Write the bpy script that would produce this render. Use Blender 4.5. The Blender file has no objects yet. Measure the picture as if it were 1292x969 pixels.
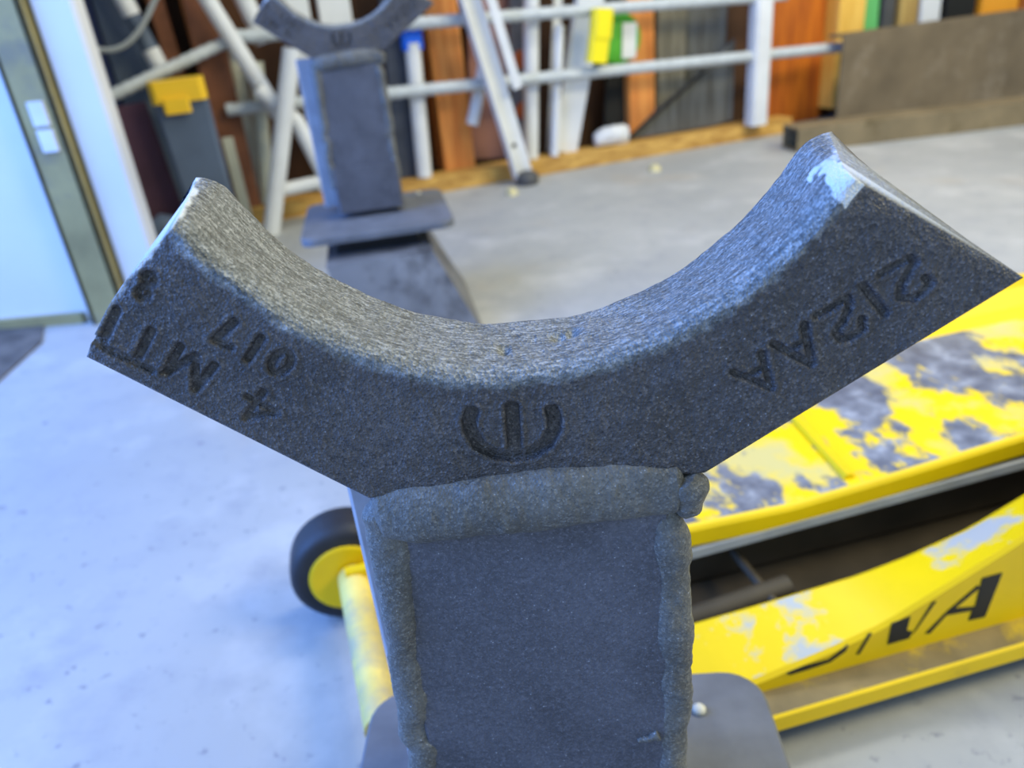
import bpy, bmesh, math, random
import numpy as np
from mathutils import Vector, Matrix, noise as mnoise
from math import sin, cos, pi, radians
R = random.Random(7)
sc = bpy.context.scene
COL = sc.collection

# ------------------------------------------------------------------ camera, world, light, exposure
CAM_H, PITCH, ROLL, YAW = 0.5, radians(27), radians(6), radians(3.2)
fw = Vector((-sin(YAW)*cos(PITCH), cos(YAW)*cos(PITCH), -sin(PITCH)))
r0 = Vector((cos(YAW), sin(YAW), 0)); u0 = r0.cross(fw)
rt = r0*cos(ROLL) - u0*sin(ROLL); up = u0*cos(ROLL) + r0*sin(ROLL)
cd = bpy.data.cameras.new('camera'); cam = bpy.data.objects.new('camera', cd); COL.objects.link(cam)
cam.matrix_world = Matrix(((rt.x, up.x, -fw.x, 0), (rt.y, up.y, -fw.y, 0), (rt.z, up.z, -fw.z, CAM_H), (0, 0, 0, 1)))
cd.sensor_fit = 'HORIZONTAL'; cd.sensor_width = 36; cd.lens = 36*970/1292; cd.clip_start = 0.01
cd.dof.use_dof = True; cd.dof.focus_distance = 0.262; cd.dof.aperture_fstop = 9.5
sc.camera = cam

w = bpy.data.worlds.new('sky'); sc.world = w; w.use_nodes = True
w.node_tree.nodes['Background'].inputs[0].default_value = (0.56, 0.76, 1.0, 1)
w.node_tree.nodes['Background'].inputs[1].default_value = 0.52

def area(name, loc, aim, sx, sy, col, power):
    l = bpy.data.lights.new(name, 'AREA'); l.shape = 'RECTANGLE'; l.size = sx; l.size_y = sy
    l.color = col; l.energy = power
    o = bpy.data.objects.new(name, l); COL.objects.link(o); o.location = loc
    o.rotation_euler = (Vector(aim)-Vector(loc)).to_track_quat('-Z', 'Y').to_euler()
    return o
area('doorway_daylight', (-1.75, 0.25, 1.25), (0.1, 0.75, 0.1), 2.2, 2.0, (0.11, 0.31, 1.0), 72)
area('ceiling_fluorescent', (2.0, 0.4, 1.9), (0.9, 1.5, 0), 1.5, 0.5, (1.0, 0.86, 0.46), 34)
area('rear_fill', (0.9, 1.5, 2.2), (0.8, 2.0, 0), 1.4, 0.4, (1.0, 0.97, 0.84), 17)  # fill lamp added to brighten the back wall and mid floor

sc.view_settings.view_transform = 'Standard'; sc.view_settings.look = 'None'
sc.view_settings.gamma = 1; sc.view_settings.use_curve_mapping = False
sc.view_settings.exposure = 0.6
sc.cycles.use_denoising = True

# ------------------------------------------------------------------ materials
def lin(c):
    return tuple(((x/255)/12.92 if x/255 < .04045 else ((x/255+.055)/1.055)**2.4) for x in c) + (1,)
def S(*c): return lin(c)
class NT:
    def __init__(s, name):
        s.m = bpy.data.materials.new(name); s.m.use_nodes = True; s.t = s.m.node_tree
        s.b = s.t.nodes['Principled BSDF']
    def n(s, typ, **k):
        x = s.t.nodes.new(typ)
        for a, v in k.items(): setattr(x, a, v)
        return x
    def l(s, a, b): s.t.links.new(a, b)
    def coord(s, scale=(1, 1, 1), kind='Object'):
        c = s.n('ShaderNodeTexCoord'); m = s.n('ShaderNodeMapping'); m.inputs['Scale'].default_value = scale
        s.l(c.outputs[kind], m.inputs['Vector']); return m.outputs['Vector']
    def noise(s, vec, scale, detail=4, rough=.55):
        x = s.n('ShaderNodeTexNoise'); x.inputs['Scale'].default_value = scale; x.inputs['Detail'].default_value = detail
        x.inputs['Roughness'].default_value = rough; s.l(vec, x.inputs['Vector']); return x.outputs['Fac']
    def ramp(s, fac, stops):
        x = s.n('ShaderNodeValToRGB'); e = x.color_ramp.elements
        while len(e) < len(stops): e.new(.5)
        for i, (p, c) in enumerate(stops):
            e[i].position = p; e[i].color = c if len(c) == 4 else (*c, 1)
        s.l(fac, x.inputs['Fac']); return x.outputs['Color']
    def mix(s, fac, a, b):
        x = s.n('ShaderNodeMix', data_type='RGBA')
        if isinstance(fac, (int, float)): x.inputs[0].default_value = fac
        else: s.l(fac, x.inputs[0])
        for v, i in ((a, 6), (b, 7)):
            if isinstance(v, tuple): x.inputs[i].default_value = v
            else: s.l(v, x.inputs[i])
        return x.outputs[2]
    def bump(s, h, strength, dist, prev=None):
        x = s.n('ShaderNodeBump'); x.inputs['Strength'].default_value = strength; x.inputs['Distance'].default_value = dist
        s.l(h, x.inputs['Height'])
        if prev is not None: s.l(prev, x.inputs['Normal'])
        return x.outputs['Normal']
    def out(s, col=None, rough=.6, metal=0., normal=None, spec=None):
        if col is not None:
            if isinstance(col, tuple): s.b.inputs['Base Color'].default_value = col
            else: s.l(col, s.b.inputs['Base Color'])
        if isinstance(rough, (int, float)): s.b.inputs['Roughness'].default_value = rough
        else: s.l(rough, s.b.inputs['Roughness'])
        s.b.inputs['Metallic'].default_value = metal
        if spec is not None: s.b.inputs['Specular IOR Level'].default_value = spec
        if normal is not None: s.l(normal, s.b.inputs['Normal'])
        return s.m
BW = ((0, 0, 0), (1, 1, 1))
def paint(name, col, rough=.55, var=.25, scale=14, metal=0., stain=None, stain_at=(.55, .7), bump=.15, stretch=(1, 1, 1), spec=.4):
    t = NT(name); v = t.coord(stretch)
    n1 = t.noise(v, scale, 5); dark = tuple(c*(1-var) for c in col[:3])+(1,)
    lite = tuple(min(1, c*(1+var*.6)) for c in col[:3])+(1,)
    c = t.ramp(n1, ((.3, dark), (.7, lite)))
    if stain is not None:
        n2 = t.noise(v, scale*.8, 6, .65); c = t.mix(t.ramp(n2, ((stain_at[0], BW[0]), (stain_at[1], BW[1]))), c, stain)
    return t.out(c, rough, metal, t.bump(n1, bump, .01), spec)
def wood(name, a, b, axis='z', scale=9, rough=.75):
    t = NT(name); st = {'z': (6, 6, .5), 'x': (.5, 6, 6)}[axis]; v = t.coord(st)
    n1 = t.noise(v, scale, 6, .6); n2 = t.noise(t.coord((1, 1, 1)), 3, 3)
    c = t.mix(n2, t.ramp(n1, ((.3, b), (.68, a))), t.ramp(n1, ((.3, tuple(x*.8 for x in b[:3])+(1,)), (.7, a))))
    return t.out(c, rough, 0, t.bump(n1, .25, .01))
M = {}
# cast / painted dark steel of the stands
def cast_steel(name, base, sparkle=.55, attr=False, grain=1.):
    t = NT(name); v = t.coord()
    big = t.noise(v, 28, 4); mid = t.noise(v, 420, 3, .65)
    vc = t.n('ShaderNodeTexVoronoi'); vc.inputs['Scale'].default_value = 1250; t.l(v, vc.inputs['Vector'])
    sx = t.n('ShaderNodeSeparateColor'); t.l(vc.outputs['Color'], sx.inputs[0]); fine = sx.outputs[0]
    d = tuple(c*.72 for c in base[:3])+(1,); li = tuple(c*1.35 for c in base[:3])+(1,)
    c = t.ramp(big, ((.3, d), (.7, li)))
    vo = t.n('ShaderNodeTexVoronoi'); vo.inputs['Scale'].default_value = 650; t.l(v, vo.inputs['Vector'])
    sp = t.ramp(vo.outputs['Distance'], ((.12, BW[1]), (.22, BW[0])))
    gate = t.ramp(mid, ((.55, BW[0]), (.68, BW[1])))
    mm = t.n('ShaderNodeMath', operation='MULTIPLY'); t.l(sp, mm.inputs[0]); t.l(gate, mm.inputs[1])
    m2 = t.n('ShaderNodeMath', operation='MULTIPLY'); t.l(mm.outputs[0], m2.inputs[0]); m2.inputs[1].default_value = sparkle
    c = t.mix(t.ramp(fine, ((.0, (.8*grain,)*3), (.45, BW[0]))), c, tuple(x*.35 for x in base[:3])+(1,))
    c = t.mix(t.ramp(sx.outputs[1], ((.72, BW[0]), (1., (.65*grain,)*3))), c, tuple(x*3.0 for x in base[:3])+(1,))
    c = t.mix(t.ramp(mid, ((.50, BW[0]), (.72, (.55, .55, .55)))), c, tuple(x*1.9 for x in base[:3])+(1,))
    c = t.mix(m2.outputs[0], c, (.55, .58, .62, 1))
    n = t.bump(mid, .5*grain, .0012); n = t.bump(vc.outputs['Distance'], .5*grain, .0008, n)
    rough = .5
    if attr:
        a1 = t.n('ShaderNodeAttribute', attribute_name='worn'); a2 = t.n('ShaderNodeAttribute', attribute_name='bare')
        st_ = t.noise(t.coord((60, 420, 60)), 2.4, 4, .6)
        av = t.n('ShaderNodeMath', operation='ADD'); t.l(st_, av.inputs[0]); gr = t.ramp(fine, ((.0, (.34, .34, .34)), (1., (.66, .66, .66)))); t.l(gr, av.inputs[1])
        hv = t.n('ShaderNodeMath', operation='MULTIPLY'); t.l(av.outputs[0], hv.inputs[0]); hv.inputs[1].default_value = .5; st = hv.outputs[0]
        worn_c = t.ramp(st, ((.36, (.06, .064, .06, 1)), (.5, (.17, .18, .175, 1)), (.66, (.44, .45, .45, 1))))
        c = t.mix(a1.outputs['Fac'], c, worn_c)
        c = t.mix(a2.outputs['Fac'], c, (.72, .74, .72, 1))
        n = t.bump(st, .35, .0008, n)
    return t.out(c, rough, 0, n, .55)
M['cast'] = cast_steel('cast_dark_steel', (.060, .055, .053, 1), attr=True)
M['post'] = cast_steel('painted_dark_steel', (.076, .078, .092, 1), .7, grain=.5)
M['weld'] = cast_steel('weld_steel', (.112, .110, .098, 1), .8, grain=.6)
M['plate'] = paint('plate_grey', (.14, .15, .17, 1), .5, .25, 30, bump=.1)
M['side_plate'] = paint('side_plate_grey', (.36, .37, .40, 1), .45, .2, 30)
M['pedestal'] = paint('pedestal_grey', (.16, .165, .175, 1), .45, .3, 14, stain=(.06, .06, .065, 1), stain_at=(.5, .62))
# concrete
t = NT('concrete'); v = t.coord()
n1 = t.noise(v, 1.7, 5); n2 = t.noise(v, 14, 6, .65); n3 = t.noise(v, 60, 5, .7)
c = t.ramp(n1, ((.3, (.32, .33, .33, 1)), (.7, (.425, .43, .42, 1))))
c = t.mix(t.ramp(n2, ((.50, BW[0]), (.72, (.85, .85, .85)))), c, (.30, .31, .33, 1))
c = t.mix(t.ramp(n3, ((.60, BW[0]), (.68, (.9, .9, .9)))), c, (.19, .20, .23, 1))
c = t.mix(t.ramp(t.noise(v, 2.6, 3), ((.58, BW[0]), (.72, (.65, .65, .65)))), c, (.42, .37, .30, 1))
c = t.mix(t.ramp(t.noise(v, 5.5, 5, .6), ((.52, BW[0]), (.70, (.6, .6, .6)))), c, (.55, .55, .54, 1))
M['concrete'] = t.out(c, .62, 0, t.bump(n3, .12, .003))
M['apron'] = paint('dirty_ground', (.12, .105, .09, 1), .9, .5, 20)
M['white_wall'] = paint('white_panel', (.74, .75, .76, 1), .6, .06, 6, stain=(.5, .52, .56, 1), stain_at=(.66, .8))
M['olive_steel'] = paint('olive_steel', (.36, .30, .13, 1), .6, .3, 9, stain=(.20, .18, .13, 1), stain_at=(.52, .66))
M['white_paint'] = paint('white_painted_steel', (.74, .755, .77, 1), .45, .08, 12, stain=(.55, .56, .55, 1), stain_at=(.66, .8))
M['cream'] = paint('cream_tube', (.55, .56, .46, 1), .5, .15, 10)
M['galv'] = paint('galvanised_rail', (.52, .56, .58, 1), .4, .15, 40, bump=.3)
M['sheath'] = paint('brown_sheathing', (.085, .04, .02, 1), .8, .5, 5)
M['stud'] = wood('stud_timber', S(238, 160, 80), S(205, 115, 45))
M['stud_y'] = wood('pale_stud_timber', S(250, 205, 100), S(235, 175, 60))
M['sill'] = wood('sill_timber', S(225, 180, 95), S(170, 120, 50), 'x')
M['ply'] = wood('orange_plywood', S(215, 120, 20), S(165, 78, 8))
M['weather'] = wood('weathered_board', S(135, 130, 112), S(85, 80, 64))
M['weather2'] = wood('grey_board', S(105, 108, 108), S(66, 64, 58))
M['black'] = paint('void_black', (.012, .012, .014, 1), .6, .3, 20)  # dark of the gap under the rear stand and of the bolt hole
M['tyre'] = paint('tyre_rubber', (.02, .021, .025, 1), .5, .3, 30)
M['darkblue'] = paint('dark_blue_panel', (.03, .045, .13, 1), .5, .35, 8)
M['purple'] = paint('plum_panel', (.12, .055, .085, 1), .7, .3, 8)
M['bluegrey'] = paint('blue_grey_plastic', (.10, .135, .20, 1), .5, .2, 8)
M['steel_blue'] = paint('blue_black_tube', (.05, .06, .09, 1), .4, .3, 12)
M['rust'] = paint('rust_red_post', (.25, .095, .045, 1), .75, .35, 16)
M['pink'] = paint('dusty_card', (.30, .15, .12, 1), .8, .2, 8)
M['greypanel'] = paint('grey_panel', (.15, .15, .17, 1), .6, .3, 12)
M['bright_blue'] = paint('bright_blue_cap', (.01, .16, .95, 1), .45, .05, 5)
M['yellow_cap'] = paint('orange_yellow_plastic', (.95, .58, .02, 1), .45, .1, 8)
M['lemon'] = paint('lemon_plastic', (.95, .80, .01, 1), .4, .04, 6)
M['green'] = paint('leaf_green', (.09, .42, .03, 1), .5, .1, 8)
M['green2'] = paint('mint_green', (.14, .52, .16, 1), .5, .1, 8)
M['orange_red'] = paint('orange_red_disc', (.55, .12, .02, 1), .5, .2, 30)
M['brown_steel'] = paint('brown_oxide_steel', (.185, .14, .085, 1), .7, .3, 7, stain=(.27, .22, .16, 1), stain_at=(.5, .68))
M['brown_steel2'] = paint('brown_tube_steel', (.22, .17, .095, 1), .65, .3, 9, stain=(.12, .09, .04, 1), stain_at=(.55, .68))
M['tan'] = wood('tan_board', S(200, 170, 100), S(160, 125, 65))
M['orange'] = paint('orange_plank', (.88, .36, .02, 1), .5, .12, 8)
M['dgrey'] = paint('dark_grey_bar', (.08, .08, .08, 1), .6, .4, 9)
M['dark'] = paint('near_black', (.012, .012, .010, 1), .8, .4, 9)
M['cable'] = paint('grey_cable', (.34, .37, .38, 1), .5, .1, 9)
M['chip'] = paint('pale_wood_chip', (.62, .56, .32, 1), .8, .2, 30)
M['yellow'] = paint('yellow_enamel', (.93, .62, .0, 1), .45, .08, 14, stain=(.50, .33, .02, 1), stain_at=(.66, .8), bump=.08)
M['yellow_worn'] = paint('worn_yellow_enamel', (.95, .66, .0, 1), .45, .08, 14, stain=(.50, .51, .47, 1), stain_at=(.50, .57), bump=.1)
t = NT('scraped_yellow_enamel'); v = t.coord((1, .55, 1)); na = t.noise(v, 17, 6, .62); nb = t.noise(t.coord(), 9, 5, .6); nc = t.noise(t.coord(), 45, 4, .6)
c = t.mix(t.ramp(nb, ((.50, BW[0]), (.62, (.8, .8, .8)))), (.95, .66, 0, 1), (.62, .55, .26, 1))
g = t.ramp(nc, ((.35, (.11, .12, .15, 1)), (.55, (.22, .235, .27, 1)), (.72, (.42, .44, .48, 1))))
c = t.mix(t.ramp(na, ((.46, BW[0]), (.51, BW[1]))), c, g)
M['yellow_bare'] = t.out(c, .38, 0, t.bump(na, .2, .004), .45)
M['dirty'] = paint('greasy_brown_flange', (.26, .19, .08, 1), .7, .35, 20, stain=(.55, .38, .02, 1), stain_at=(.55, .68))
M['ink'] = paint('black_lettering', (.012, .012, .010, 1), .5, .2, 10)
M['axle'] = paint('chipped_axle_paint', (.80, .62, .16, 1), .5, .2, 18, stain=(.50, .42, .22, 1), stain_at=(.48, .6))
M['bare'] = paint('bare_steel_lip', (.42, .43, .41, 1), .4, .2, 20)
M['greasy_shaded'] = paint('greasy_shaded_steel', (.06, .045, .025, 1), .6, .4, 15)  # grease, with the shade inside the jack put into the colour
M['bolt'] = paint('pale_bolt', (.62, .60, .50, 1), .4, .1, 50)

# ------------------------------------------------------------------ builders
class MB:
    def __init__(s): s.v = []; s.f = []; s.mi = []; s.sm = []
    def add(s, vs, fs, mi=0, smooth=False):
        o = len(s.v); s.v += [Vector(p) for p in vs]; s.f += [[i+o for i in f] for f in fs]
        s.mi += [mi]*len(fs); s.sm += [smooth]*len(fs); return s
    def frame_box(s, c, ax, ay, az, hx, hy, hz, bev=0., mi=0):
        """box with axes ax, ay, az; bev chamfers the long (az) edges"""
        c = Vector(c)
        b = min(bev, hx*.9, hy*.9)
        if b > 0: pr = [(-hx+b, -hy), (hx-b, -hy), (hx, -hy+b), (hx, hy-b), (hx-b, hy), (-hx+b, hy), (-hx, hy-b), (-hx, -hy+b)]
        else: pr = [(-hx, -hy), (hx, -hy), (hx, hy), (-hx, hy)]
        k = len(pr); vs = [c+ax*x+ay*y+az*z for z in (-hz, hz) for x, y in pr]
        fs = [[i, (i+1) % k, (i+1) % k+k, i+k] for i in range(k)]+[list(range(k))[::-1], list(range(k, 2*k))]
        return s.add(vs, fs, mi)
    def box(s, x0, x1, y0, y1, z0, z1, bev=0., mi=0):
        return s.frame_box(((x0+x1)/2, (y0+y1)/2, (z0+z1)/2), Vector((1, 0, 0)), Vector((0, 1, 0)), Vector((0, 0, 1)), (x1-x0)/2, (y1-y0)/2, (z1-z0)/2, bev, mi)
    def bar(s, a, b, wdt, dep, side=None, bev=.003, mi=0):
        """rectangular bar from a to b; wdt along side, dep across"""
        a = Vector(a); b = Vector(b); az = (b-a).normalized(); side = Vector(side or (1, 0, 0))
        ay = az.cross(side).normalized(); ax = ay.cross(az).normalized()
        return s.frame_box((a+b)/2, ax, ay, az, wdt/2, dep/2, (b-a).length/2, bev, mi)
    def tube(s, pts, r, seg=14, hollow=0., mi=0, closed_caps=True):
        pts = [Vector(p) for p in pts]; rr = r if isinstance(r, (list, tuple)) else [r]*len(pts)
        ref = Vector((.31, .52, .8)); vs = []; fs = []; k = seg
        for i, p in enumerate(pts):
            d = (pts[min(i+1, len(pts)-1)]-pts[max(i-1, 0)]).normalized()
            x = d.cross(ref).normalized(); y = d.cross(x)
            vs += [p+(x*cos(2*pi*j/k)+y*sin(2*pi*j/k))*rr[i] for j in range(k)]
        n = len(pts)
        fs = [[i*k+j, i*k+(j+1) % k, (i+1)*k+(j+1) % k, (i+1)*k+j] for i in range(n-1) for j in range(k)]
        s.add(vs, fs, mi, True)
        for e, i in ((0, 0), (1, n-1)):
            ring = vs[i*k:(i+1)*k]; p = pts[i]
            if hollow > 0:
                d = (pts[1]-pts[0]).normalized() if e == 0 else (pts[-2]-pts[-1]).normalized()
                inn = [p+(q-p)*(1-hollow) for q in ring]; deep = [q+d*rr[i]*3 for q in inn]
                s.add(ring+inn+deep, [[j, (j+1) % k, (j+1) % k+k, j+k] for j in range(k)]+[[j+k, (j+1) % k+k, (j+1) % k+2*k, j+2*k] for j in range(k)]+[[j+2*k for j in range(k)]], mi)
            else: s.add(ring, [list(range(k))], mi)
        return s
    def lathe(s, c, axis, prof, seg=28, mi=0):
        """prof: list of (radius, along)"""
        c = Vector(c); az = Vector(axis).normalized(); ax = az.cross(Vector((0, .1, 1))).normalized(); ay = az.cross(ax)
        vs = [c+az*h+(ax*cos(2*pi*j/seg)+ay*sin(2*pi*j/seg))*r for r, h in prof for j in range(seg)]
        fs = [[i*seg+j, i*seg+(j+1) % seg, (i+1)*seg+(j+1) % seg, (i+1)*seg+j] for i in range(len(prof)-1) for j in range(seg)]
        fs += [list(range(seg))[::-1], [(len(prof)-1)*seg+j for j in range(seg)]]
        return s.add(vs, fs, mi, True)
    def prism(s, poly, f0, f1, mi=0):
        """poly of 2d points; f0, f1 map (a, b) to the two end faces"""
        k = len(poly); vs = [f0(*p) for p in poly]+[f1(*p) for p in poly]
        return s.add(vs, [[i, (i+1) % k, (i+1) % k+k, i+k] for i in range(k)]+[list(range(k))[::-1], list(range(k, 2*k))], mi)
    def build(s, name, mats, parent=None, origin=None):
        me = bpy.data.meshes.new(name); o0 = Vector(origin or (0, 0, 0))
        me.from_pydata([tuple(v-o0) for v in s.v], [], s.f)
        for m in (mats if isinstance(mats, (list, tuple)) else [mats]): me.materials.append(M[m])
        me.polygons.foreach_set('material_index', s.mi); me.polygons.foreach_set('use_smooth', s.sm)
        bm = bmesh.new(); bm.from_mesh(me); bmesh.ops.recalc_face_normals(bm, faces=bm.faces); bm.to_mesh(me); bm.free()
        o = bpy.data.objects.new(name, me); COL.objects.link(o)
        if origin: o.location = origin
        if parent: o.parent = parent
        return o
def tag(o, label=None, cat=None, group=None, kind=None):
    if label: o['label'] = label
    if cat: o['category'] = cat
    if group: o['group'] = group
    if kind: o['kind'] = kind
    return o
def empty(name, loc=(0, 0, 0), rz=0):
    o = bpy.data.objects.new(name, None); COL.objects.link(o); o.location = loc; o.rotation_euler = (0, 0, rz); o.empty_display_size = .05
    return o
def grid_mesh(name, P, mats, parent=None, wrap=False, caps=False):
    """P: (n, k, 3) array, rows swept, k around"""
    n, k, _ = P.shape
    idx = np.arange(n*k).reshape(n, k)
    a = idx[:-1, :]; b = idx[1:, :]
    if wrap: q = np.stack([a, np.roll(a, -1, 1), np.roll(b, -1, 1), b], -1).reshape(-1, 4)
    else: q = np.stack([a[:, :-1], a[:, 1:], b[:, 1:], b[:, :-1]], -1).reshape(-1, 4)
    faces = q.tolist()
    if caps: faces += [idx[0, ::-1].tolist(), idx[-1].tolist()]
    me = bpy.data.meshes.new(name); me.from_pydata(P.reshape(-1, 3).tolist(), [], faces)
    for m in (mats if isinstance(mats, (list, tuple)) else [mats]): me.materials.append(M[m])
    me.polygons.foreach_set('use_smooth', [True]*len(faces))
    o = bpy.data.objects.new(name, me); COL.objects.link(o)
    if parent: o.parent = parent
    return o
_rs = np.random.RandomState(3); _T = _rs.rand(64, 64, 64)
def vnoise(p, scale):
    """smooth value noise in -1..1, p (...,3)"""
    q = np.asarray(p)*scale+17.3; i = np.floor(q).astype(int); f = q-i; f = f*f*(3-2*f); r = 0
    for dx in (0, 1):
        for dy in (0, 1):
            for dz in (0, 1):
                wgt = (f[..., 0] if dx else 1-f[..., 0])*(f[..., 1] if dy else 1-f[..., 1])*(f[..., 2] if dz else 1-f[..., 2])
                r = r+wgt*_T[(i[..., 0]+dx) % 64, (i[..., 1]+dy) % 64, (i[..., 2]+dz) % 64]
    return r*2-1

# ------------------------------------------------------------------ the setting
def sheet(name, poly, z0, z1, mat):
    return tag(MB().prism(poly, lambda x, y: (x, y, z0), lambda x, y: (x, y, z1)).build(name, mat), kind='structure')
sheet('floor', [(-4, -2), (5, -2), (5, 5), (-4, 5)], -.05, 0, 'concrete')
sheet('floor_apron', [(-3.5, 1.395), (-.985, 1.395), (-.935, 1.30), (-.912, 1.10), (-1.05, .6), (-3.5, .3)], .0005, .003, 'apron')
WANG = radians(20); WD = Vector((cos(WANG), sin(WANG), 0)); WN = Vector((-sin(WANG), cos(WANG), 0)); WO = Vector((-.241, 2.248, 0))
def wp(u, v, z): return WO+WD*u+WN*v+Vector((0, 0, z))
def wbox(mb, u0, u1, v0, v1, z0, z1, bev=.003, mi=0):
    return mb.frame_box(wp((u0+u1)/2, (v0+v1)/2, (z0+z1)/2), WD, WN, Vector((0, 0, 1)), (u1-u0)/2, (v1-v0)/2, (z1-z0)/2, bev, mi)
wall_back = tag(wbox(MB(), -1.6, 4, .17, .2, 0, 2.4, 0).build('wall_back', 'sheath', origin=tuple(wp(0, .17, 0))), kind='structure')
def wpart(name, mat, u0, u1, v0, v1, z0, z1):
    o = wbox(MB(), u0, u1, v0, v1, z0, z1).build(name, mat); o.parent = wall_back
    o.matrix_parent_inverse = Matrix.Translation(-wp(0, .17, 0)); return o
for uc, hw, mt in ((-1.15, .045, 'stud'), (-.56, .045, 'stud'), (.05, .047, 'stud'), (.655, .044, 'stud'), (1.425, .052, 'stud_y'), (2.25, .045, 'stud'), (2.9, .045, 'stud')):
    wpart('stud', mt, uc-hw, uc+hw, .06, .17, .04, 2.4)
bb = wbox(MB(), -.75, 1.17, -.005, .075, 0, .045, .004)
tag(bb.build('baseboard_back', 'sill', origin=tuple(wp(0, 0, 0))), kind='structure')
tag(MB().box(-3.2, -.875, 1.40, 1.47, 0, 2.4).build('wall_left', 'white_wall', origin=(-.875, 1.4, 0)), kind='structure')
tag(MB().box(-3.2, -.90, 1.385, 1.40, 0, .02, 0).build('baseboard_left', 'olive_steel', origin=(-.9, 1.39, 0)), kind='structure')
t1 = MB(); t1.box(-.874, -.802, 1.372, 1.378, 0, 2.3, .001); t1.box(-.874, -.866, 1.372, 1.45, 0, 2.3); t1.box(-.810, -.802, 1.372, 1.43, 0, 2.3)
jamb = tag(t1.build('trim_1', 'olive_steel', origin=(-.838, 1.4, 0)), kind='structure')
def jpart(name, mat, mb):
    o = mb.build(name, mat); o.parent = jamb; o.matrix_parent_inverse = Matrix.Translation((.838, -1.4, 0)); return o
jpart('strike_plate', 'white_paint', MB().box(-.848, -.818, 1.368, 1.373, .325, .362, .004))
jpart('strike_plate', 'white_paint', MB().box(-.848, -.818, 1.368, 1.373, .368, .408, .004))
tag(MB().box(-.798, -.724, 1.39, 1.43, 0, 2.3, .006).build('trim_2', 'white_wall', origin=(-.76, 1.41, 0)), kind='structure')

# ------------------------------------------------------------------ the cradle stand
Y0, TH, RHO, RHY = .21, .042, .0042, .008
CX, CZ, CR = -.007, .501, .1082      # arc of the front face's upper edge
def seg_dist(P, poly):
    d = np.full(P.shape[:-1], 9.)
    for a, b in zip(poly[:-1], poly[1:]):
        a = np.array(a); b = np.array(b); ab = b-a
        t_ = np.clip(((P-a)@ab)/max(ab@ab, 1e-12), 0, 1); d = np.minimum(d, np.hypot(*np.moveaxis(P-(a+t_[..., None]*ab), -1, 0)))
    return d
STROKES = [  # (polyline on the front face, half width, depth): struck characters 8, T, T, M, 7, 1, 0, 4, then A, A, 2, 1, 2
 ([(-.1114, .4356), (-.1124, .4343), (-.1139, .434), (-.1146, .4351), (-.1142, .4366), (-.1128, .4374), (-.1115, .437), (-.1114, .4356)], .0010, .0014),
 ([(-.1141, .4318), (-.1151, .4305), (-.1166, .4303), (-.1174, .4313), (-.1169, .4328), (-.1156, .4336), (-.1143, .4331), (-.1141, .4318)], .0010, .0014),
 ([(-.1254, .4275), (-.1331, .4177)], .0014, .0016), ([(-.1354, .4191), (-.1305, .4142)], .0013, .0014),
 ([(-.117, .4201), (-.1237, .412)], .0013, .0015), ([(-.1299, .4142), (-.121, .4074)], .0012, .0014),
 ([(-.1098, .4143), (-.1169, .4061), (-.1063, .4107), (-.1095, .3997), (-.1012, .4074)], .0012, .0016),
 ([(-.0915, .4207), (-.0991, .4154), (-.0948, .4128)], .0012, .0014), ([(-.0848, .4149), (-.0908, .4083)], .0012, .0015),
 ([(-.0778, .4093), (-.0774, .4082), (-.0777, .4068), (-.0786, .4052), (-.08, .4039), (-.0815, .403), (-.0829, .4029), (-.0839, .4034), (-.0843, .4045), (-.084, .406), (-.083, .4076), (-.0817, .4089), (-.0802, .4097), (-.0788, .4099), (-.0778, .4093)], .0012, .0012),
 ([(-.0887, .397), (-.0963, .3884), (-.0862, .3892), (-.094, .3957)], .0010, .0012),
 ([(.064, .3964), (.0673, .3845), (.0555, .391)], .0010, .0014), ([(.0607, .3895), (.0647, .3919)], .0008, .0012),
 ([(.0759, .4046), (.079, .3914), (.0671, .3994)], .0011, .0014), ([(.0722, .3971), (.0765, .3998)], .0008, .0012),
 ([(.0794, .4072), (.0878, .412), (.0884, .4092), (.0871, .4047), (.0853, .4013), (.087, .399), (.0902, .3989), (.0931, .4014), (.0924, .405)], .0010, .0013),
 ([(.0917, .4155), (.0991, .4061)], .0011, .0013),
 ([(.0962, .4184), (.1038, .4228), (.1051, .4212), (.1038, .4181), (.1024, .4145), (.1027, .4107), (.1063, .41), (.1088, .412), (.1105, .4145), (.1088, .4165)], .0010, .0012),
 ([(-.0251, .3842), (-.0265, .381), (-.0263, .3774), (-.0242, .3717), (-.0195, .3678), (-.0136, .3664), (-.008, .367), (-.0026, .3703), (.0001, .3755), (.0005, .3795), (-.0002, .3822)], .0022, .0026),
 ([(-.0125, .3846), (-.0132, .367)], .0022, .0026)]
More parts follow.
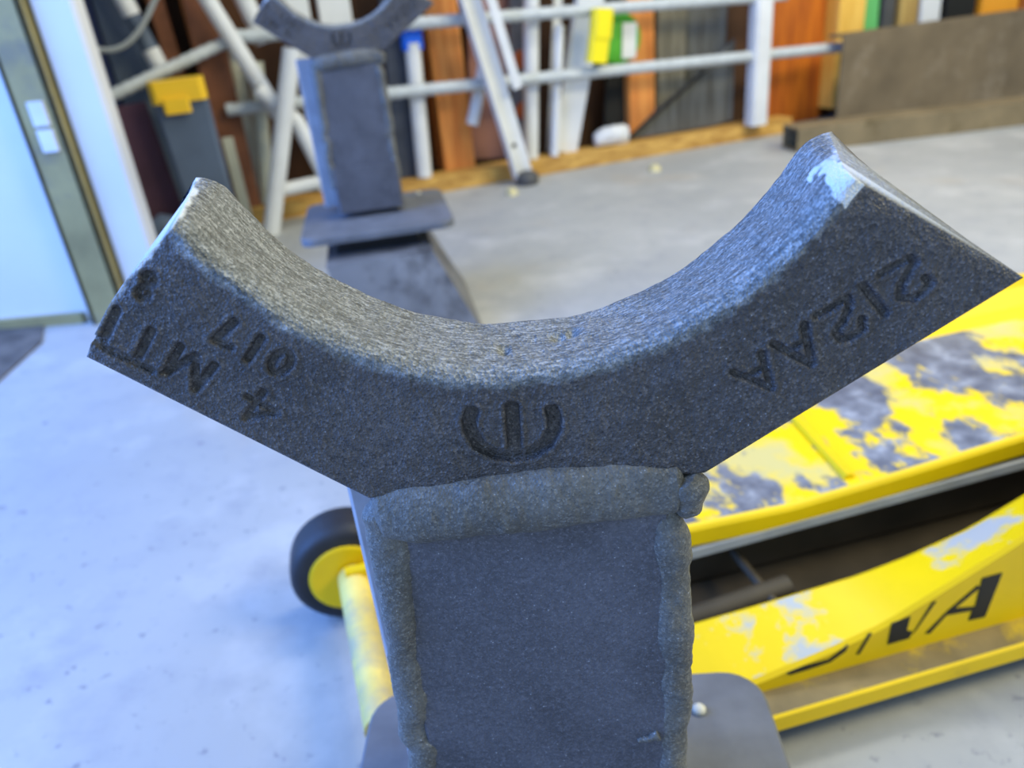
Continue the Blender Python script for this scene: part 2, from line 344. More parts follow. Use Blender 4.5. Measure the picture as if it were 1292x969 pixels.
def make_saddle(parent):
    ns = 1050
    s = np.linspace(0, 1, ns)
    rin = CR-RHO
    def arc(g):      # g: 0 at the front face, 1 at the back; the horns reach further round at the back
        a0 = radians(207.9-5.6*g); a1 = radians(329.6+5.0*g); th = a0+s*(a1-a0)
        return np.stack([CX+rin*np.cos(th), CZ+rin*np.sin(th)], -1)
    A = arc(0)
    bp = np.array([(-.1397, .4132), (-.0634, .3541), (.048, .3544), (.1372, .4135)]); bs = np.array([0, .31, .665, 1])
    B = np.stack([np.interp(s, bs, bp[:, 0]), np.interp(s, bs, bp[:, 1])], -1)
    D = B-A; L = np.linalg.norm(D, axis=1, keepdims=True); D = D/L
    # cross-section stations: (r as function, y)
    st = []
    for q in np.linspace(0, 1, 26): st.append(('in', q))
    nf = 215
    rows = []; kinds = []
    yb = Y0+TH
    for q in np.linspace(1, 0, 30): rows.append((np.zeros(ns), np.full(ns, Y0+RHY+(TH-RHY-.004)*q))); kinds.append('inner')
    for a in np.linspace(0, pi/2, 9)[1:-1]: rows.append((np.full(ns, RHO*(1-cos(a))), np.full(ns, Y0+RHY*(1-sin(a))))); kinds.append('edge')
    Lf = L[:, 0]
    for q in np.linspace(0, 1, nf): rows.append((RHO+(Lf-RHO-.0012)*q, np.full(ns, Y0))); kinds.append('front')
    rows.append((Lf-.0003, np.full(ns, Y0+.0004))); kinds.append('b')
    for q in np.linspace(0.04, .97, 6): rows.append((Lf, np.full(ns, Y0+TH*q))); kinds.append('bottom')
    for q in np.linspace(1, 0, 8): rows.append((.004+(Lf-.005)*q, np.full(ns, yb))); kinds.append('back')
    rows.append((np.full(ns, .0012), np.full(ns, yb-.0012))); kinds.append('backedge')
    rr = np.stack([r for r, y in rows], 1); yy = np.stack([y for r, y in rows], 1)
    X = np.empty_like(rr); Z = np.empty_like(rr)
    for j in range(rr.shape[1]):
        g = np.clip((yy[0, j]-Y0)/TH, 0, 1); Aj = arc(g); Dj = B-Aj; Lj = np.linalg.norm(Dj, axis=1); q = np.minimum(rr[:, j]/Lf, 1)*Lj
        X[:, j] = Aj[:, 0]+Dj[:, 0]/Lj*q; Z[:, j] = Aj[:, 1]+Dj[:, 1]/Lj*q
    X = X-.0042*np.sin(pi*np.clip(rr/L, 0, 1))*np.exp(-s/.05)[:, None]      # left end bulges slightly
    P = np.stack([X, yy, Z], -1)
    kinds = np.array(kinds)
    fr = kinds == 'front'; FP = P[:, fr][..., [0, 2]]
    dep = np.zeros(FP.shape[:2])
    for poly, hw, d in STROKES:
        lo = np.min(poly, 0)-.006; hi = np.max(poly, 0)+.006
        m = ((FP > lo) & (FP < hi)).all(-1)
        if not m.any(): continue
        dist = seg_dist(FP[m], poly)
        q = np.clip((hw+.0003-dist)/.0007, 0, 1); q = q*q*(3-2*q)
        rim = np.exp(-((dist-hw-.0011)/.0007)**2)*.00028
        cur = dep[m]; dep[m] = np.where(q > .01, np.maximum(cur, d*q), cur-rim)
    P[:, fr, 1] += dep
    # hand-forged unevenness
    n = vnoise(P, 60)*.0007+vnoise(P, 190)*.00028+vnoise(P, 520)*.00016
    inn = np.isin(kinds, ['inner', 'edge', 'backedge'])
    P[:, fr, 1] += (n[:, fr])
    P[..., 0] += np.where(inn[None], -D[:, None, 0]*n*1.0, 0); P[..., 2] += np.where(inn[None], -D[:, None, 1]*n*1.0, 0)
    # shallow gouges on the seat of the cradle
    for gx, gy, gl in ((-.014, .226, .0016), (.004, .232, .0022), (.0085, .233, .0018)):
        g = np.exp(-(((P[..., 0]-gx)/gl)**2+((P[..., 1]-gy)/.0026)**2)); g = np.where(inn[None], g, 0)
        P[..., 2] -= g*.0030
    # round the horn tips and end edges
    e = np.minimum(s, 1-s)*.22
    rnd = np.clip(1-e/.006, 0, 1)**2*.0018
    tipw = np.clip(1-rr/.02, 0, 1)
    gy = np.clip((yy-Y0)/TH, 0, 1)**1.5
    rnd2 = (np.clip(1-e/.011, 0, 1)**1.8)[:, None]*gy*.0055*tipw
    P[..., 0] += D[:, None, 0]*rnd2; P[..., 2] += D[:, None, 1]*rnd2
    P[..., 0] += D[:, None, 0]*(rnd[:, None]*(tipw*1.0)); P[..., 2] += D[:, None, 1]*(rnd[:, None]*tipw)
    P[..., 1] += np.where(fr[None], rnd[:, None]*.6, 0)
    o = grid_mesh('saddle', P, 'cast', parent, wrap=True, caps=True)
    # wear attributes
    worn = np.zeros(P.shape[:2]); nz = vnoise(P, 160)*.5+vnoise(P, 500)*.5
    worn[:, np.isin(kinds, ['inner', 'backedge'])] = 1; worn[:, kinds == 'edge'] = 1
    blur = np.clip(1.15-(rr-RHO)/.0022+nz*.9, 0, 1); worn = np.where(fr[None], blur, worn)
    bare = np.zeros(P.shape[:2])
    endd = np.minimum(s, 1-s)[:, None]*.235
    left = (s < .5)[:, None]
    edge = np.clip((.0011+nz*.0012-endd)/.0008, 0, 1)*np.where(left, np.clip(1.5-rr/.028, .15, 1), .06)
    bare = np.where(fr[None] | np.isin(kinds, ['edge'])[None], edge, bare)
    # right tip: chipped pale patch around the corner
    er = (1-s)[:, None]*.215
    patch = np.clip((.0042+nz*.0055-np.abs(er-.0015-.10*(yy-Y0)))/.0010, 0, 1)*(rr < RHO*1.6)*np.clip((.017+nz*.008-(yy-Y0))/.002, 0, 1)
    bare = np.maximum(bare, patch)
    bare = np.maximum(bare, np.where(inn[None], np.clip((.0012+nz*.0016-endd)/.001, 0, 1)*np.where(left, 1, .2), 0))
    for nm, arr in (('worn', worn), ('bare', bare)):
        at = o.data.attributes.new(nm, 'FLOAT', 'POINT'); at.data.foreach_set('value', arr.reshape(-1).astype(np.float32))
    return o
def lump_tube(name, path, ra, rb, mat, parent, amp=.0012, sc_=110, seed=0, up_=(0, 1, 0), k=26, n=160):
    """lumpy weld bead swept along a path; ra across, rb along up_"""
    path = np.array(path, float); d = np.r_[0, np.cumsum(np.linalg.norm(np.diff(path, axis=0), axis=1))]; d /= d[-1]
    q = np.linspace(0, 1, n); C = np.stack([np.interp(q, d, path[:, i]) for i in range(3)], -1)
    T = np.gradient(C, axis=0); T /= np.linalg.norm(T, axis=1, keepdims=True)
    U = np.array(up_, float); Sx = np.cross(T, U); Sx /= np.linalg.norm(Sx, axis=1, keepdims=True)
    ph = np.linspace(0, 2*pi, k, endpoint=False); endr = np.clip(np.minimum(q, 1-q)/.035, .02, 1)**.5
    ra = np.interp(q, np.linspace(0, 1, len(ra)), ra)*endr; rb = np.interp(q, np.linspace(0, 1, len(rb)), rb)*endr
    P = C[:, None]+Sx[:, None]*(np.cos(ph)[None, :, None]*ra[:, None, None])+U*(np.sin(ph)[None, :, None]*rb[:, None, None])
    nv = vnoise(P+seed, sc_)+.5*vnoise(P+seed, sc_*2.6)+.18*vnoise(P+seed, sc_*8)
    out = P-C[:, None]; out /= (np.linalg.norm(out, axis=-1, keepdims=True)+1e-9)
    P = P+out*(nv*amp)[..., None]*endr[:, None, None]
    return grid_mesh(name, P, mat, parent, wrap=True, caps=True)
def make_stand():
    root = empty('cradle_stand', (-.0115, .26, .0))
    inv = Matrix.Translation((.0115, -.26, 0))
    kids = []
    def k(o): o.parent = root; o.matrix_parent_inverse = inv; kids.append(o); return o
    k(make_saddle(None))
    # box post: slightly uneven front face
    m = MB(); m.frame_box((-.0125, .2615, .2325), Vector((1, 0, 0)), Vector((0, 1, 0)), Vector((0, 0, 1)), .0520, .0500, .1215, .004)
    k(m.build('post', 'post'))
    m = MB(); m.frame_box((-.0125, .2615, .148), Vector((1, 0, 0)), Vector((0, 1, 0)), Vector((0, 0, 1)), .0555, .0535, .038, .004)
    k(m.build('sleeve', 'post'))
    m = MB(); m.box(-.0945, -.060, .283, .292, .108, .352, .002); k(m.build('side_plate', 'side_plate'))
    k(lump_tube('weld_bead', [(-.0640, .213, .3465), (-.050, .212, .3468), (-.02, .2115, .3480), (.02, .2115, .3488), (.0395, .2120, .3482), (.0420, .2135, .3480)], [.0095, .0118, .0112, .0120, .0116, .0112, .0098], [.0050, .0068, .0072, .0078, .0070, .0060], 'weld', None, .0017, 48, 0, n=300, k=40))
    k(lump_tube('weld_bead', [(.0400, .2125, .3525), (.0430, .2130, .347), (.0435, .2145, .3400), (.040, .2155, .336)], [.0050, .0066, .0060, .0036], [.0050, .0062, .0058, .0036], 'weld', None, .0011, 90, 5, n=90))
    k(lump_tube('weld_bead', [(-.0605, .2155, .352), (-.0600, .2150, .338), (-.0608, .2145, .32), (-.0632, .2145, .29), (-.0650, .2145, .25), (-.0668, .2145, .2325), (-.0640, .2150, .2265), (-.0668, .2145, .21), (-.0675, .2145, .15)], [.0072, .0088, .0074, .0066, .0064, .0070, .0062, .0064, .0062, .0056, .0056, .0056], [.0058, .0060, .0048, .0042, .0046, .0044], 'weld', None, .0013, 70, 2, n=330, k=34))
    k(lump_tube('weld_bead', [(.0352, .2150, .341), (.0375, .2147, .32), (.0385, .2145, .28), (.0395, .2145, .245), (.0372, .2150, .228), (.0380, .2145, .2), (.0385, .2145, .15)], [.0060, .0068, .0070, .0068, .0066, .0072, .0058, .0064, .0064], [.0052, .0046, .0042, .0046, .0044], 'weld', None, .0013, 70, 9, n=330, k=34))
    k(lump_tube('weld_spatter', [(.0235, .2118, .2262), (.0275, .2115, .2272), (.0325, .2118, .2290)], [.0009, .0016, .0030], [.0010, .0016, .0024], 'weld', None, .0006, 300, 4, n=40))
    # base plate with rounded corners
    x0, x1, y0, y1, r = -.131, .1175, .105, .357, .024
    poly = []
    for cx, cy, a0 in ((x1-r, y0+r, -90), (x1-r, y1-r, 0), (x0+r, y1-r, 90), (x0+r, y0+r, 180)):
        poly += [(cx+r*cos(radians(a0+i*15)), cy+r*sin(radians(a0+i*15))) for i in range(7)]
    m = MB(); sh = lambda x, y: (x-.006+(-.006)*0, y)
    inset = [((x+.0067)*.985-.0067, (y-.231)*.985+.231) for x, y in poly]
    kk = len(poly)
    m.add([(x, y, .100) for x, y in inset]+[(x, y, .098) for x, y in poly]+[(x, y, .088) for x, y in poly],
          [list(range(kk))]+[[i, (i+1) % kk, (i+1) % kk+kk, i+kk] for i in range(kk)]+[[i+kk, (i+1) % kk+kk, (i+1) % kk+2*kk, i+2*kk] for i in range(kk)]+[list(range(2*kk, 3*kk))[::-1]])
    bp = k(m.build('base_plate', 'plate'))
    m = MB(); m.lathe((.0745, .327, .1), (0, 0, 1), [(.0042, 0), (.0042, .002), (.003, .0035), (.0008, .004)], 12)
    b = m.build('bolt', 'bolt'); b.parent = bp
    return root, kids, bp, b
stand, kids, bplate, bolt = make_stand()
# short steel foot under the near stand
m = MB(); m.prism([(-.08, .17), (.06, .17), (.06, .295), (-.08, .295)], lambda x, y: (x, y, 0), lambda x, y: ((x+.0115)*.9-.0115, (y-.235)*.9+.235, .0885))
f = m.build('pedestal', 'pedestal'); f.parent = stand; f.matrix_parent_inverse = Matrix.Translation((.0115, -.26, 0))
tag(stand, 'sharp dark steel cradle stand in the foreground, stamped letters on its curved saddle', 'stand', 'welded cradle stands')
# the same stand again, further back, on a taller flared foot
st2 = stand.copy(); COL.objects.link(st2); st2.location = (-.288, 1.352, .080); st2.rotation_euler = (0, 0, radians(11))
for ch in kids:
    c2 = ch.copy(); COL.objects.link(c2); c2.parent = st2; c2.matrix_parent_inverse = ch.matrix_parent_inverse
    if ch is bplate:
        b2 = bolt.copy(); COL.objects.link(b2); b2.parent = c2
m = MB()
top = [(-.085, -.185), (.085, -.185), (.085, .05), (-.085, .05)]; bot = [(-.045, -.245), (.150, -.245), (.150, .07), (-.045, .07)]
m.add([(x, y, -.08) for x, y in bot]+[(x, y, .062) for x, y in top], [[0, 1, 5, 4], [1, 2, 6, 5], [2, 3, 7, 6], [3, 0, 4, 7], [3, 2, 1, 0], [4, 5, 6, 7]])
f2 = m.build('pedestal', 'pedestal'); f2.parent = st2
m = MB(); m.box(-.07, .07, -.12, .04, .060, .0885, .004); f3 = m.build('shade_spacer', 'black'); f3.parent = st2  # spacer coloured black to stand in for the shadow gap under the plate
tag(st2, 'blurred dark cradle stand in the background, in front of the wall rack', 'stand', 'welded cradle stands')

# ------------------------------------------------------------------ the yellow floor jack
JA = radians(14.5)
jack = empty('floor_jack', (.1447, .393, 0), JA)
tag(jack, 'yellow trolley floor jack with worn paint and black slanted lettering on its side', 'floor jack')
us = np.linspace(-.21, .62, 70)
zt = np.interp(us, [-.3, -.06, -.0135, .042, .085, .127, .170, .19, .26, .62], [.047, .048, .0510, .0610, .0715, .0905, .110, .120, .150, .165])
zf = np.interp(us, [-.3, -.05, .027, .095, .136, .191, .24, .32, .62], [.062, .070, .0725, .0755, .081, .0935, .114, .150, .168])
def loft(secs, mis, name, mats):
    m = MB(); k_ = len(secs[0]); n_ = len(secs)
    for j in range(k_):
        vs = [q for sec in secs for q in (sec[j], sec[(j+1) % k_])]
        m.add(vs, [[2*i, 2*i+2, 2*i+3, 2*i+1] for i in range(n_-1)], mis[j], True)
    m.add(secs[0], [list(range(k_))], mis[0]); m.add(secs[-1], [list(range(k_))[::-1]], mis[0])
    return m.build(name, mats, jack)
secs = []
for i in range(len(us)):
    u = float(us[i]); a = float(zt[i]); b_ = max(float(zf[i]), .05)
    secs.append([(u, p, q) for p, q in [(-.021, .022), (-.021, .0355), (-.019, .037), (0, .0385), (0, a-.003), (.003, a), (.046, b_), (.050, b_-.003), (.050, .03), (0, .022)]])
side = loft(secs, (0, 0, 2, 0, 0, 1, 0, 3, 3, 3), 'side_frame', ['yellow', 'yellow_worn', 'dirty', 'greasy_shaded'])
LET = [[(.006, .0515), (.0204, .0535), (.0397, .0530), (.0545, .0625), (.0533, .0567), (.0414, .0499), (.0252, .0488), (.0091, .0485)],
       [(.0704, .0675), (.0730, .0675), (.0653, .0498), (.0623, .0500)],
       [(.0885, .0715), (.1034, .0735), (.1026, .0600), (.1076, .0574), (.1063, .0514), (.0879, .0513)],
       [(.1203, .0818), (.1234, .0817), (.1112, .0589), (.1081, .0545)],
       [(.1571, .0860), (.1600, .0833), (.1446, .0714), (.1369, .0667), (.1236, .0502), (.1194, .0516), (.1357, .0689)],
       [(.1597, .0921), (.1768, .0921), (.1709, .0512), (.1563, .0523), (.1575, .0619), (.1358, .0644), (.1387, .0697), (.1592, .0650)]]
for pl in LET:
    MB().prism(pl, lambda a, b: (a, .0002, b), lambda a, b: (a, -.0006, b)).build('letter', 'ink', side)
# far side frame
m = MB(); m.box(-.22, .62, .268, .282, .03, .085, .003); m.build('side_frame', 'yellow', jack)
m = MB(); m.bar((-.293, .205, .050), (-.20, .205, .050), .040, .008, (0, 0, 1), .003); m.build('wheel_bracket', 'yellow', jack)
# cover plate with folded skirt, rolled lip at the far side and a raised rib
secs = []
for u in np.linspace(-.06, .62, 50):
    u = float(u); z = float(np.interp(u, [-.06, -.02, .069, .162, .284, .62], [.1155, .1150, .1115, .117, .126, .130])); sk = .019
    secs.append([(u, p, q) for p, q in [(.103, z-sk), (.0995, z-sk), (.0990, z-.004), (.1010, z-.001), (.1045, z), (.290, z), (.310, z+.004), (.325, z+.020), (.331, z+.030), (.336, z+.030), (.330, z+.014), (.312, z-.004), (.290, z-.005), (.104, z-.005)]])
cover = loft(secs, [1 if j == 4 else 0 for j in range(14)], 'cover_plate', ['yellow', 'yellow_bare'])
MB().bar((.128, .112, .1165), (.150, .280, .1172), .010, .006, (1, 0, 0), .0028).build('rib', 'yellow', cover)
MB().bar((-.05, .1015, .0865), (.60, .1015, .1045), .010, .005, (0, 0, 1), .001).build('steel_lip', 'bare', jack)
m = MB(); m.box(-.16, .5, .125, .235, .034, .075, .006); m.build('lift_arm', 'greasy_shaded', jack)
m = MB(); m.box(-.14, .6, .050, .268, .022, .030, .001); m.build('cavity_shade_pan', 'greasy_shaded', jack)  # dark sheet added so the shaded cavity inside the jack reads black
m = MB(); m.tube([(-.04, .065, .055), (.05, .070, .058)], .010, 12); m.tube([(.03, .052, .060), (.03, .12, .060)], .004, 10); m.build('pump_link', 'greasy_shaded', jack)
# wheels and front axle
def jwheel(u, v, sgn):
    ty = MB().lathe((u, v, .050), (0, 1, 0), [(.026, -.013), (.040, -.0155), (.046, -.014), (.0495, -.009), (.0503, 0), (.0503, .016), (.0495, .023), (.046, .028), (.040, .0295), (.026, .027)], 36).build('wheel', 'tyre', jack)
    hb = MB().lathe((u, v, .050), (0, 1, 0), [(.005, -.0135), (.022, -.0150), (.030, -.0160), (.0335, -.0165), (.034, -.014), (.034, .014), (.0335, .0165), (.030, .016), (.022, .0135), (.005, .0130)], 32).build('hub', 'yellow', ty)
    return ty
jwheel(-.293, .232, 1); jwheel(.56, .300, 1)
MB().tube([(-.288, .215, .050), (-.277, .046, .050)], .0140, 20).build('front_axle', 'axle', jack)
m = MB(); m.bar((-.20, .150, .045), (-.06, .150, .055), .10, .012, (0, 1, 0), .003); m.build('nose_plate', 'yellow', jack)

# ------------------------------------------------------------------ rack and stock along the back wall
rack = empty('storage_rack', tuple(wp(1.01, -.02, 0)), WANG)
tag(rack, 'galvanised rail rack with a white square post along the back wall', 'rack')
def rk(name, mat, mb):
    o = mb.build(name, mat); o.parent = rack; o.matrix_parent_inverse = rack.matrix_basis.inverted() if False else Matrix.Identity(4)
    o.matrix_parent_inverse = (Matrix.Translation(rack.location) @ Matrix.Rotation(WANG, 4, 'Z')).inverted(); return o
def ribbed(a, b, r):
    a = Vector(a); b = Vector(b); n_ = int((b-a).length/.012); pts = [a+(b-a)*(i/n_) for i in range(n_+1)]
    return MB().tube(pts, [r*(1.10 if i % 2 else .95) for i in range(n_+1)], 10)
rk('rail', 'galv', ribbed(wp(-.56, -.02, .299), wp(1.36, -.02, .240), .0155))
rk('rail', 'galv', ribbed(wp(-.52, -.02, .462), wp(1.10, -.02, .410), .0155))
rk('rail', 'galv', ribbed(wp(-.86, -.13, .352), wp(-.50, -.03, .460), .0135))
rk('post', 'white_paint', wbox(MB(),   .985, 1.045, -.046, .004, .046, 1.3, .008))
rk('rail_clip', 'galv', wbox(MB(), 1.04, 1.075, -.035, .0, .40, .43, .003))

def upto(T, B, zt):
    """extend the line B->T up to height zt"""
    k_ = (zt-B[1])/(T[1]-B[1]); return (B[0]+(T[0]-B[0])*k_, zt)
def stock(name, label, cat, mat, T, B, wd, v, ztop=None, dep=.02, shape='box', group=None, lean=0., mats=None):
    """a length of material standing at the back wall; T, B = (u, z) of its two ends"""
    if ztop: T = upto(T, B, ztop)
    a = wp(B[0], v, B[1]); b = wp(T[0], v+lean, T[1]); m = MB()
    if shape == 'box': m.bar(a, b, wd, dep, tuple(WD), min(.004, dep*.3))
    elif shape == 'tube': m.tube([a, a+(b-a)*.5, b], wd/2, 16, .15)
    elif shape == 'angle':
        m.bar(a, b, wd, .005, tuple(WD), .001)
        off = WD*(-wd/2+.003)+WN*(-.016); m.bar(a+off, b+off, .006, .034, tuple(WD), .001)
    elif shape == 'channel':
        m.bar(a, b, wd, .005, tuple(WD), .001)
        for sg in (-1, 1):
            off = WD*(sg*(wd/2-.003))+WN*(.014); m.bar(a+off, b+off, .006, .030, tuple(WD), .001)
    o = m.build(name, mat, origin=tuple(a)); return tag(o, label, cat, group)
# middle bays
a1 = stock('steel_angle', 'wide white angle iron leaning left, with a bolt hole near its foot', 'angle iron', 'white_paint', (.098, .488), (.203, .020), .060, -.055, 1.0, shape='angle')
hb = MB(); hc = wp(.183, -.0585, .108); hb.lathe(hc, -WN, [(.007, 0), (.007, .0006), (.004, .0008)], 14)
h = hb.build('bolt_hole', 'black'); h.parent = a1; h.matrix_parent_inverse = Matrix.Translation(-Vector(a1.location))
stock('steel_strip', 'thin white strip leaning against the wide angle iron', 'steel strip', 'white_paint', (.144, .484), (.196, .262), .026, -.095, .95, dep=.006)
stock('tube_offcut', 'short white tube end poking left below the lower rail', 'tube', 'white_paint', (.135, .30), (.089, .169), .036, .020, .36, shape='tube')
m = MB(); m.lathe(wp(.205, -.085, .0), (0, 0, 1), [(.030, 0), (.034, .012), (.030, .030), (.018, .036)], 16)
tag(m.build('rubber_foot', 'dgrey', origin=tuple(wp(.205, -.085, 0))), 'dark round rubber foot on the floor at the timber sill', 'rubber foot')
stock('pole', 'upright white round pole standing just right of the leaning angle iron', 'pole', 'white_paint', (.300, .469), (.262, .047), .044, .028, 1.2, shape='tube', lean=0)
stock('conduit', 'thin pale conduit standing between the white pole and wide bar', 'conduit', 'white_paint', (.371, .384), (.331, .047), .026, .010, .40, shape='tube')
stock('steel_strip', 'narrow pale strip behind the wide white bar', 'steel strip', 'white_paint', (.405, .461), (.352, .047), .028, .090, 1.0, dep=.006)
stock('flat_bar', 'wide white channel bar leaning right behind the yellow plastic piece', 'steel bar', 'white_paint', (.483, .453), (.375, .047), .080, .035, 1.1, shape='channel', dep=.008)
m = MB(); m.bar(wp(.449, -.058, .296), wp(.462, -.058, .362), .060, .03, tuple(WD), .008); m.bar(wp(.464, -.058, .358), wp(.474, -.058, .432), .062, .036, tuple(WD), .010)
tag(m.build('plastic_clip', 'lemon', origin=tuple(wp(.449, -.058, .296))), 'bright lemon yellow plastic piece hung on the lower rail', 'plastic piece')
dn = -WN
m = MB(); m.lathe(wp(.560, .03, .345), dn, [(.070, 0), (.070, .012), (.064, .016), (.02, .016)], 28)
disc = tag(m.build('cutting_disc', 'green', origin=tuple(wp(.560, .03, .345))), 'green disc with pale centre beside the lemon yellow piece', 'disc')
m = MB(); m.bar(wp(.586, .011, .29), wp(.592, .011, .385), .046, .004, tuple(WD), .0015); c_ = m.build('disc_label', 'white_paint'); c_.parent = disc; c_.matrix_parent_inverse = Matrix.Translation(-Vector(disc.location))
stock('dark_gap_sheet', 'near-black sheet standing in for the dark gap left of the second timber stud', 'board', 'dark', (.609, .423), (.578, .047), .085, .10, 1.2, dep=.012)  # darkness of the open gap, built as a near-black sheet
stock('card_sheet', 'dusty pink card sheet behind the leaning angle iron', 'card', 'pink', (.21, .473), (.165, .047), .13, .130, 1.2, dep=.006)
gp = stock('grey_strip', 'grey metal strip carrying two round orange discs', 'metal strip', 'greypanel', (.292, .432), (.262, .047), .074, .092, 1.2, dep=.01)
for (u_, z_) in ((.277, .318), (.272, .178)):
    m = MB(); m.lathe(wp(u_, .086, z_), dn, [(.026, 0), (.026, .006), (.020, .010), (.006, .010)], 20); d_ = m.build('disc', 'orange_red'); d_.parent = gp; d_.matrix_parent_inverse = Matrix.Translation(-Vector(gp.location))
m = MB(); random.seed(2)
lump = lump_tube('cloth_scrap', [tuple(wp(.475, .035, .068)), tuple(wp(.53, .03, .075)), tuple(wp(.585, .035, .072))], [.018, .024, .028, .02], [.02, .03, .026], 'white_paint', None, .008, 40, 3, (0, 0, 1), 18, 30)
tag(lump, 'crumpled white cloth scrap lying on the timber sill', 'cloth')
stock('weathered_board', 'pale weathered grey board beside the second timber stud', 'board', 'weather', (.776, .428), (.768, .047), .10, .095, 1.2, dep=.02)
stock('weathered_board', 'wide dark grey board between weathered board and white post', 'board', 'weather2', (.905, .414), (.900, .047), .165, .12, 1.2, dep=.02)
m = MB(); m.prism([(.595, .050), (.90, .050), (.975, .060), (.975, .30), (.859, .221), (.70, .125)], lambda a, b: wp(a, .050-.0*b, b), lambda a, b: wp(a, .062, b))
tag(m.build('dark_sheet', 'weather2', origin=tuple(wp(.8, .05, .05))), 'dark triangular offcut sheet propped on the timber sill', 'sheet')
m = MB(); m.bar(wp(.600, .040, .060), wp(.865, .040, .222), .004, .016, tuple(WD), .001)
tag(m.build('thin_rod', 'dark', origin=tuple(wp(.6, .043, .06))), 'thin black rod along the sloping edge of the triangular sheet', 'rod')
stock('plywood_sheet', 'orange brown plywood sheet right of the white post', 'plywood', 'ply', (1.248, .385), (1.25, .0), .27, .135, 1.2, dep=.018)
# behind the brown channel
for nm, lb, ct, mt, T, B, wd in (('green_bar', 'mint green bar standing behind the brown steel channel', 'bar', 'green2', (1.523, .36), (1.537, .0), .062),
    ('grey_bar', 'dark grey bar between the green and tan boards', 'bar', 'dgrey', (1.597, .354), (1.605, .0), .050),
    ('tan_board', 'tan timber board standing behind the brown channel', 'board', 'tan', (1.680, .346), (1.69, .0), .078),
    ('white_bar', 'white bar between the tan board and black board', 'bar', 'white_paint', (1.775, .337), (1.79, .0), .085),
    ('black_board', 'black board left of the orange plank', 'board', 'dark', (1.908, .325), (1.92, .0), .130),
    ('orange_plank', 'bright orange plank at the far right edge of the rack', 'plank', 'orange', (2.085, .309), (2.09, .0), .170)):
    stock(nm, lb, ct, mt, T, B, wd, .10, 1.1, dep=.03)
# brown steel channel and rectangular tube lying on the floor, right
m = MB(); A_, B_ = 1.262, 2.75
wbox(m, A_, B_, -.100, -.092, .0, .283, .001); wbox(m, A_, B_, -.092, -.03, .275, .283, .001); wbox(m, A_, B_, -.092, -.03, .0, .008, .001)
tag(m.build('steel_channel', 'brown_steel', origin=tuple(wp(A_, -.1, 0))), 'big brown steel channel standing on edge along the back wall', 'steel channel')
pa = Vector((.772, 2.318, .033)); pb = Vector((2.2, 2.505, .033)); d_ = (pb-pa).normalized(); nn = Vector((-d_.y, d_.x, 0))
m = MB()
for off, hx, hz in ((Vector((0, 0, .031)), .05, .0025), (Vector((0, 0, -.031)), .05, .0025), (nn*.0475, .0025, .0305), (-nn*.0475, .0025, .0305)):
    m.frame_box((pa+pb)/2+nn*.05+off, nn, Vector((0, 0, 1)), d_, hx, hz, (pb-pa).length/2, .001)
tag(m.build('rectangular_tube', 'brown_steel2', origin=tuple(pa)), 'brown rectangular steel tube with open black end lying on the floor', 'steel tube')
# left bays
stock('blue_tube', 'blue black square tube standing right of the background stand', 'tube', 'steel_blue', (-.088, .431), (-.112, .047), .066, .063, .62, dep=.03)
t_ = stock('capped_tube', 'pale tube with a bright blue cap left of the first timber stud', 'tube', 'white_paint', (-.053, .379), (-.070, .047), .044, .020, .40, shape='tube')
m = MB(); m.bar(wp(-.052, .026, .382), wp(-.050, .026, .442), .054, .044, tuple(WD), .008); c_ = m.build('cap', 'bright_blue'); c_.parent = t_; c_.matrix_parent_inverse = Matrix.Translation(-Vector(t_.location)); c_['label'] = 'bright blue square cap'
stock('white_tube', 'white tube leaning left behind the upper rail, crossing the trestle', 'tube', 'white_paint', (-.54, .546), (-.437, .273), .040, -.060, .75, shape='tube')
fr = empty('trestle', tuple(wp(-.50, -.09, 0)), 0)
tag(fr, 'white welded tube trestle with a triangular foot beside the background stand', 'trestle')
def fp(nm, pts, r):
    o = MB().tube(pts, r, 14, .15).build(nm, 'white_paint'); o.parent = fr; o.matrix_parent_inverse = Matrix.Translation(-wp(-.50, -.09, 0)); return o
fp('upright', [wp(-.379, -.145, .426), wp(-.45, -.145, .22), wp(-.526, -.145, .0)], .0215)
fp('brace', [wp(-.475, -.105, .345), wp(-.401, -.105, .26), wp(-.359, -.105, .115)], .019)
fp('foot_bar', [wp(-.350, -.105, .105), wp(-.42, -.105, .101), wp(-.500, -.110, .098)], .017)
stock('white_tube', 'white tube upright near the top edge left of the background saddle', 'tube', 'white_paint', (-.454, .539), (-.429, .440), .048, .030, .8, shape='tube')
stock('white_strip', 'pale strip seen through the curve of the background saddle', 'steel strip', 'white_paint', (-.330, .529), (-.342, .05), .060, .045, .9, dep=.012)
stock('white_strip', 'wide pale panel right of the strip behind the background saddle', 'panel', 'white_paint', (-.235, .529), (-.245, .05), .085, .060, .9, dep=.012)
stock('cream_tube', 'cream tube standing at the left of the white trestle', 'tube', 'cream', (-.510, .400), (-.545, .047), .046, .066, .46, shape='tube')
stock('cream_tube', 'cream tube nearer the white trestle, half hidden behind it', 'tube', 'cream', (-.470, .341), (-.512, .047), .038, .019, .40, shape='tube')
stock('cream_strip', 'thin cream strip left of the two cream tubes', 'strip', 'cream', (-.575, .20), (-.575, .0), .028, -.03, .235, dep=.008)
stock('rust_post', 'rust red steel post standing left of the cream tubes', 'post', 'rust', (-.560, .548), (-.572, .047), .078, .022, .95, dep=.04)
stock('rust_strip', 'narrow rust red strip on the far left of the rust post', 'steel strip', 'rust', (-.66, .566), (-.645, .047), .040, .045, .95, dep=.02)
cab = empty('tool_cabinet', tuple(wp(-.80, .05, 0)), WANG)
tag(cab, 'dark blue tool cabinet in the corner beside the white door trim', 'cabinet')
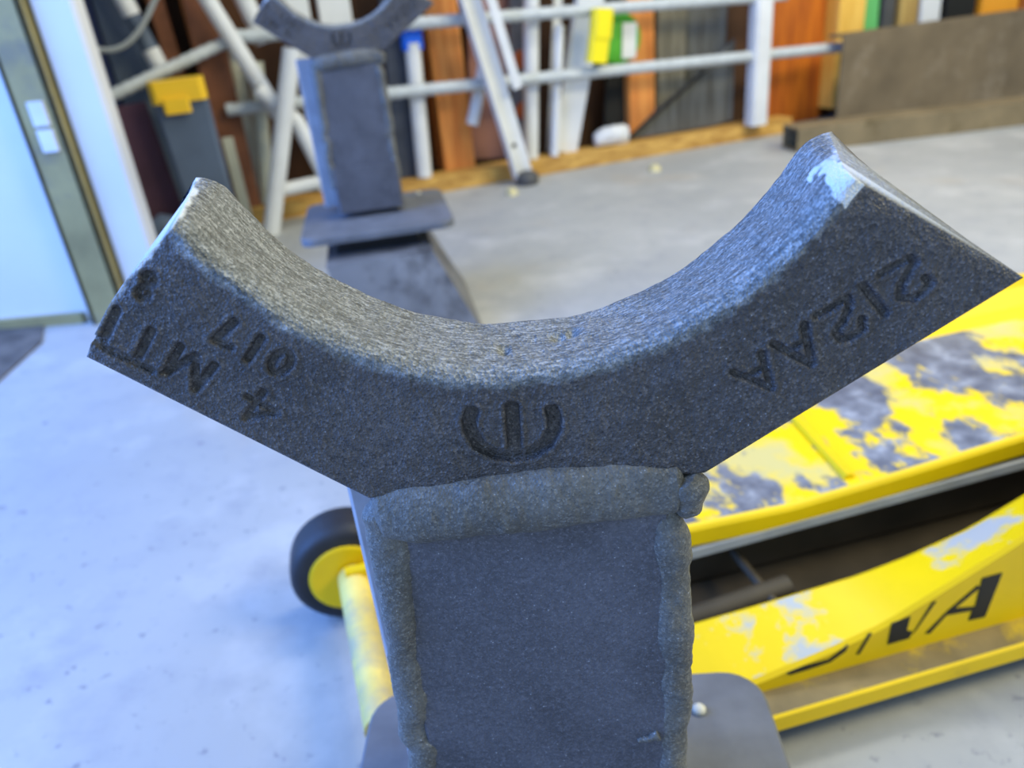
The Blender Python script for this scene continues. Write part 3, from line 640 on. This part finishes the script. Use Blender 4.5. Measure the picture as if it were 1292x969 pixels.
def cb(nm, mat, *a):
    o = wbox(MB(), *a).build(nm, mat); o.parent = cab; o.matrix_parent_inverse = (Matrix.Translation(wp(-.80, .05, 0)) @ Matrix.Rotation(WANG, 4, 'Z')).inverted(); return o
cb('body', 'darkblue', -1.15, -.700, .03, .15, 0, 1.2); cb('door', 'darkblue', -1.14, -.80, .018, .029, .02, 1.15); cb('door', 'bluegrey', -.795, -.71, .018, .029, .02, 1.15)
bt = stock('banded_tube', 'blue grey tube with white bands in front of the dark blue cabinet', 'tube', 'bluegrey', (-.721, .564), (-.683, .407), .038, -.035, .8, shape='tube')
for z0, z1 in ((.530, .62), (.408, .456)):
    q0 = (-.683-.038*(z0-.407)/.157, z0); q1 = (-.683-.038*(z1-.407)/.157, z1)
    bd = MB().tube([wp(q0[0], -.035, q0[1]), wp(q1[0], -.035, q1[1])], .0205, 16).build('band', 'white_paint'); bd.parent = bt; bd.matrix_parent_inverse = Matrix.Translation(-Vector(bt.location))
stock('plum_board', 'plum coloured board leaning below the rail beside the door trim', 'board', 'purple', (-.790, .345), (-.770, .0), .115, -.10, dep=.015)
bn = empty('bin', tuple(wp(-.652, -.16, 0)), WANG)
tag(bn, 'blue grey upright bin with an orange yellow lid below the rail', 'bin')
def bnp(nm, mat, mb):
    o = mb.build(nm, mat); o.parent = bn; o.matrix_parent_inverse = (Matrix.Translation(wp(-.652, -.16, 0)) @ Matrix.Rotation(WANG, 4, 'Z')).inverted(); return o
m = MB(); m.prism([(-.052, -.035), (.052, -.035), (.06, -.025), (.06, .025), (.052, .035), (-.052, .035), (-.06, .025), (-.06, -.025)], lambda a, b: wp(-.645+a*.86, -.16+b*.86, 0), lambda a, b: wp(-.652+a, -.16+b, .345))
bnp('body', 'bluegrey', m)
m = MB(); wbox(m, -.712, -.592, -.205, -.115, .345, .392, .012); wbox(m, -.690, -.632, -.212, -.202, .322, .355, .008); bnp('lid', 'yellow_cap', m)
m = MB(); m.tube([wp(-.86, -.02, .47)]+[wp(-.86+.26*q, -.078, .50-.05*sin(pi*min(1, q*1.2))+.10*q*q) for q in np.linspace(.1, 1, 14)], .0065, 8)
tag(m.build('cable', 'cable', origin=tuple(wp(-.86, -.02, .47))), 'grey cable hanging in a loop in front of the blue cabinet', 'cable')
m = MB(); m.tube([wp(-.80, -.19, .05), wp(-.76, -.20, .075), wp(-.72, -.19, .06), wp(-.74, -.17, .045)], [.03, .034, .03, .02], 12)
tag(m.build('rag', 'bluegrey', origin=tuple(wp(-.76, -.19, 0))), 'grey crumpled rag heap at the foot of the plum board', 'rag')
# wood chips on the floor
for nm, lb, x, y, r_ in (('wood_chip', 'pale yellow wood chip on the floor in front of the timber sill', -.066, 2.132, .024), ('wood_chip', 'small pale wood chip on the floor below the dark triangular sheet', .347, 2.262, .021)):
    pl = [(x+r_*R.uniform(.7, 1.2)*cos(i*pi/4), y+r_*R.uniform(.7, 1.2)*sin(i*pi/4)) for i in range(8)]
    m = MB(); m.prism(pl, lambda a, b: (a, b, 0), lambda a, b, x=x, y=y: (x+(a-x)*.6, y+(b-y)*.6, .016)); tag(m.build(nm, 'chip', origin=(x, y, 0)), lb, 'wood chip')
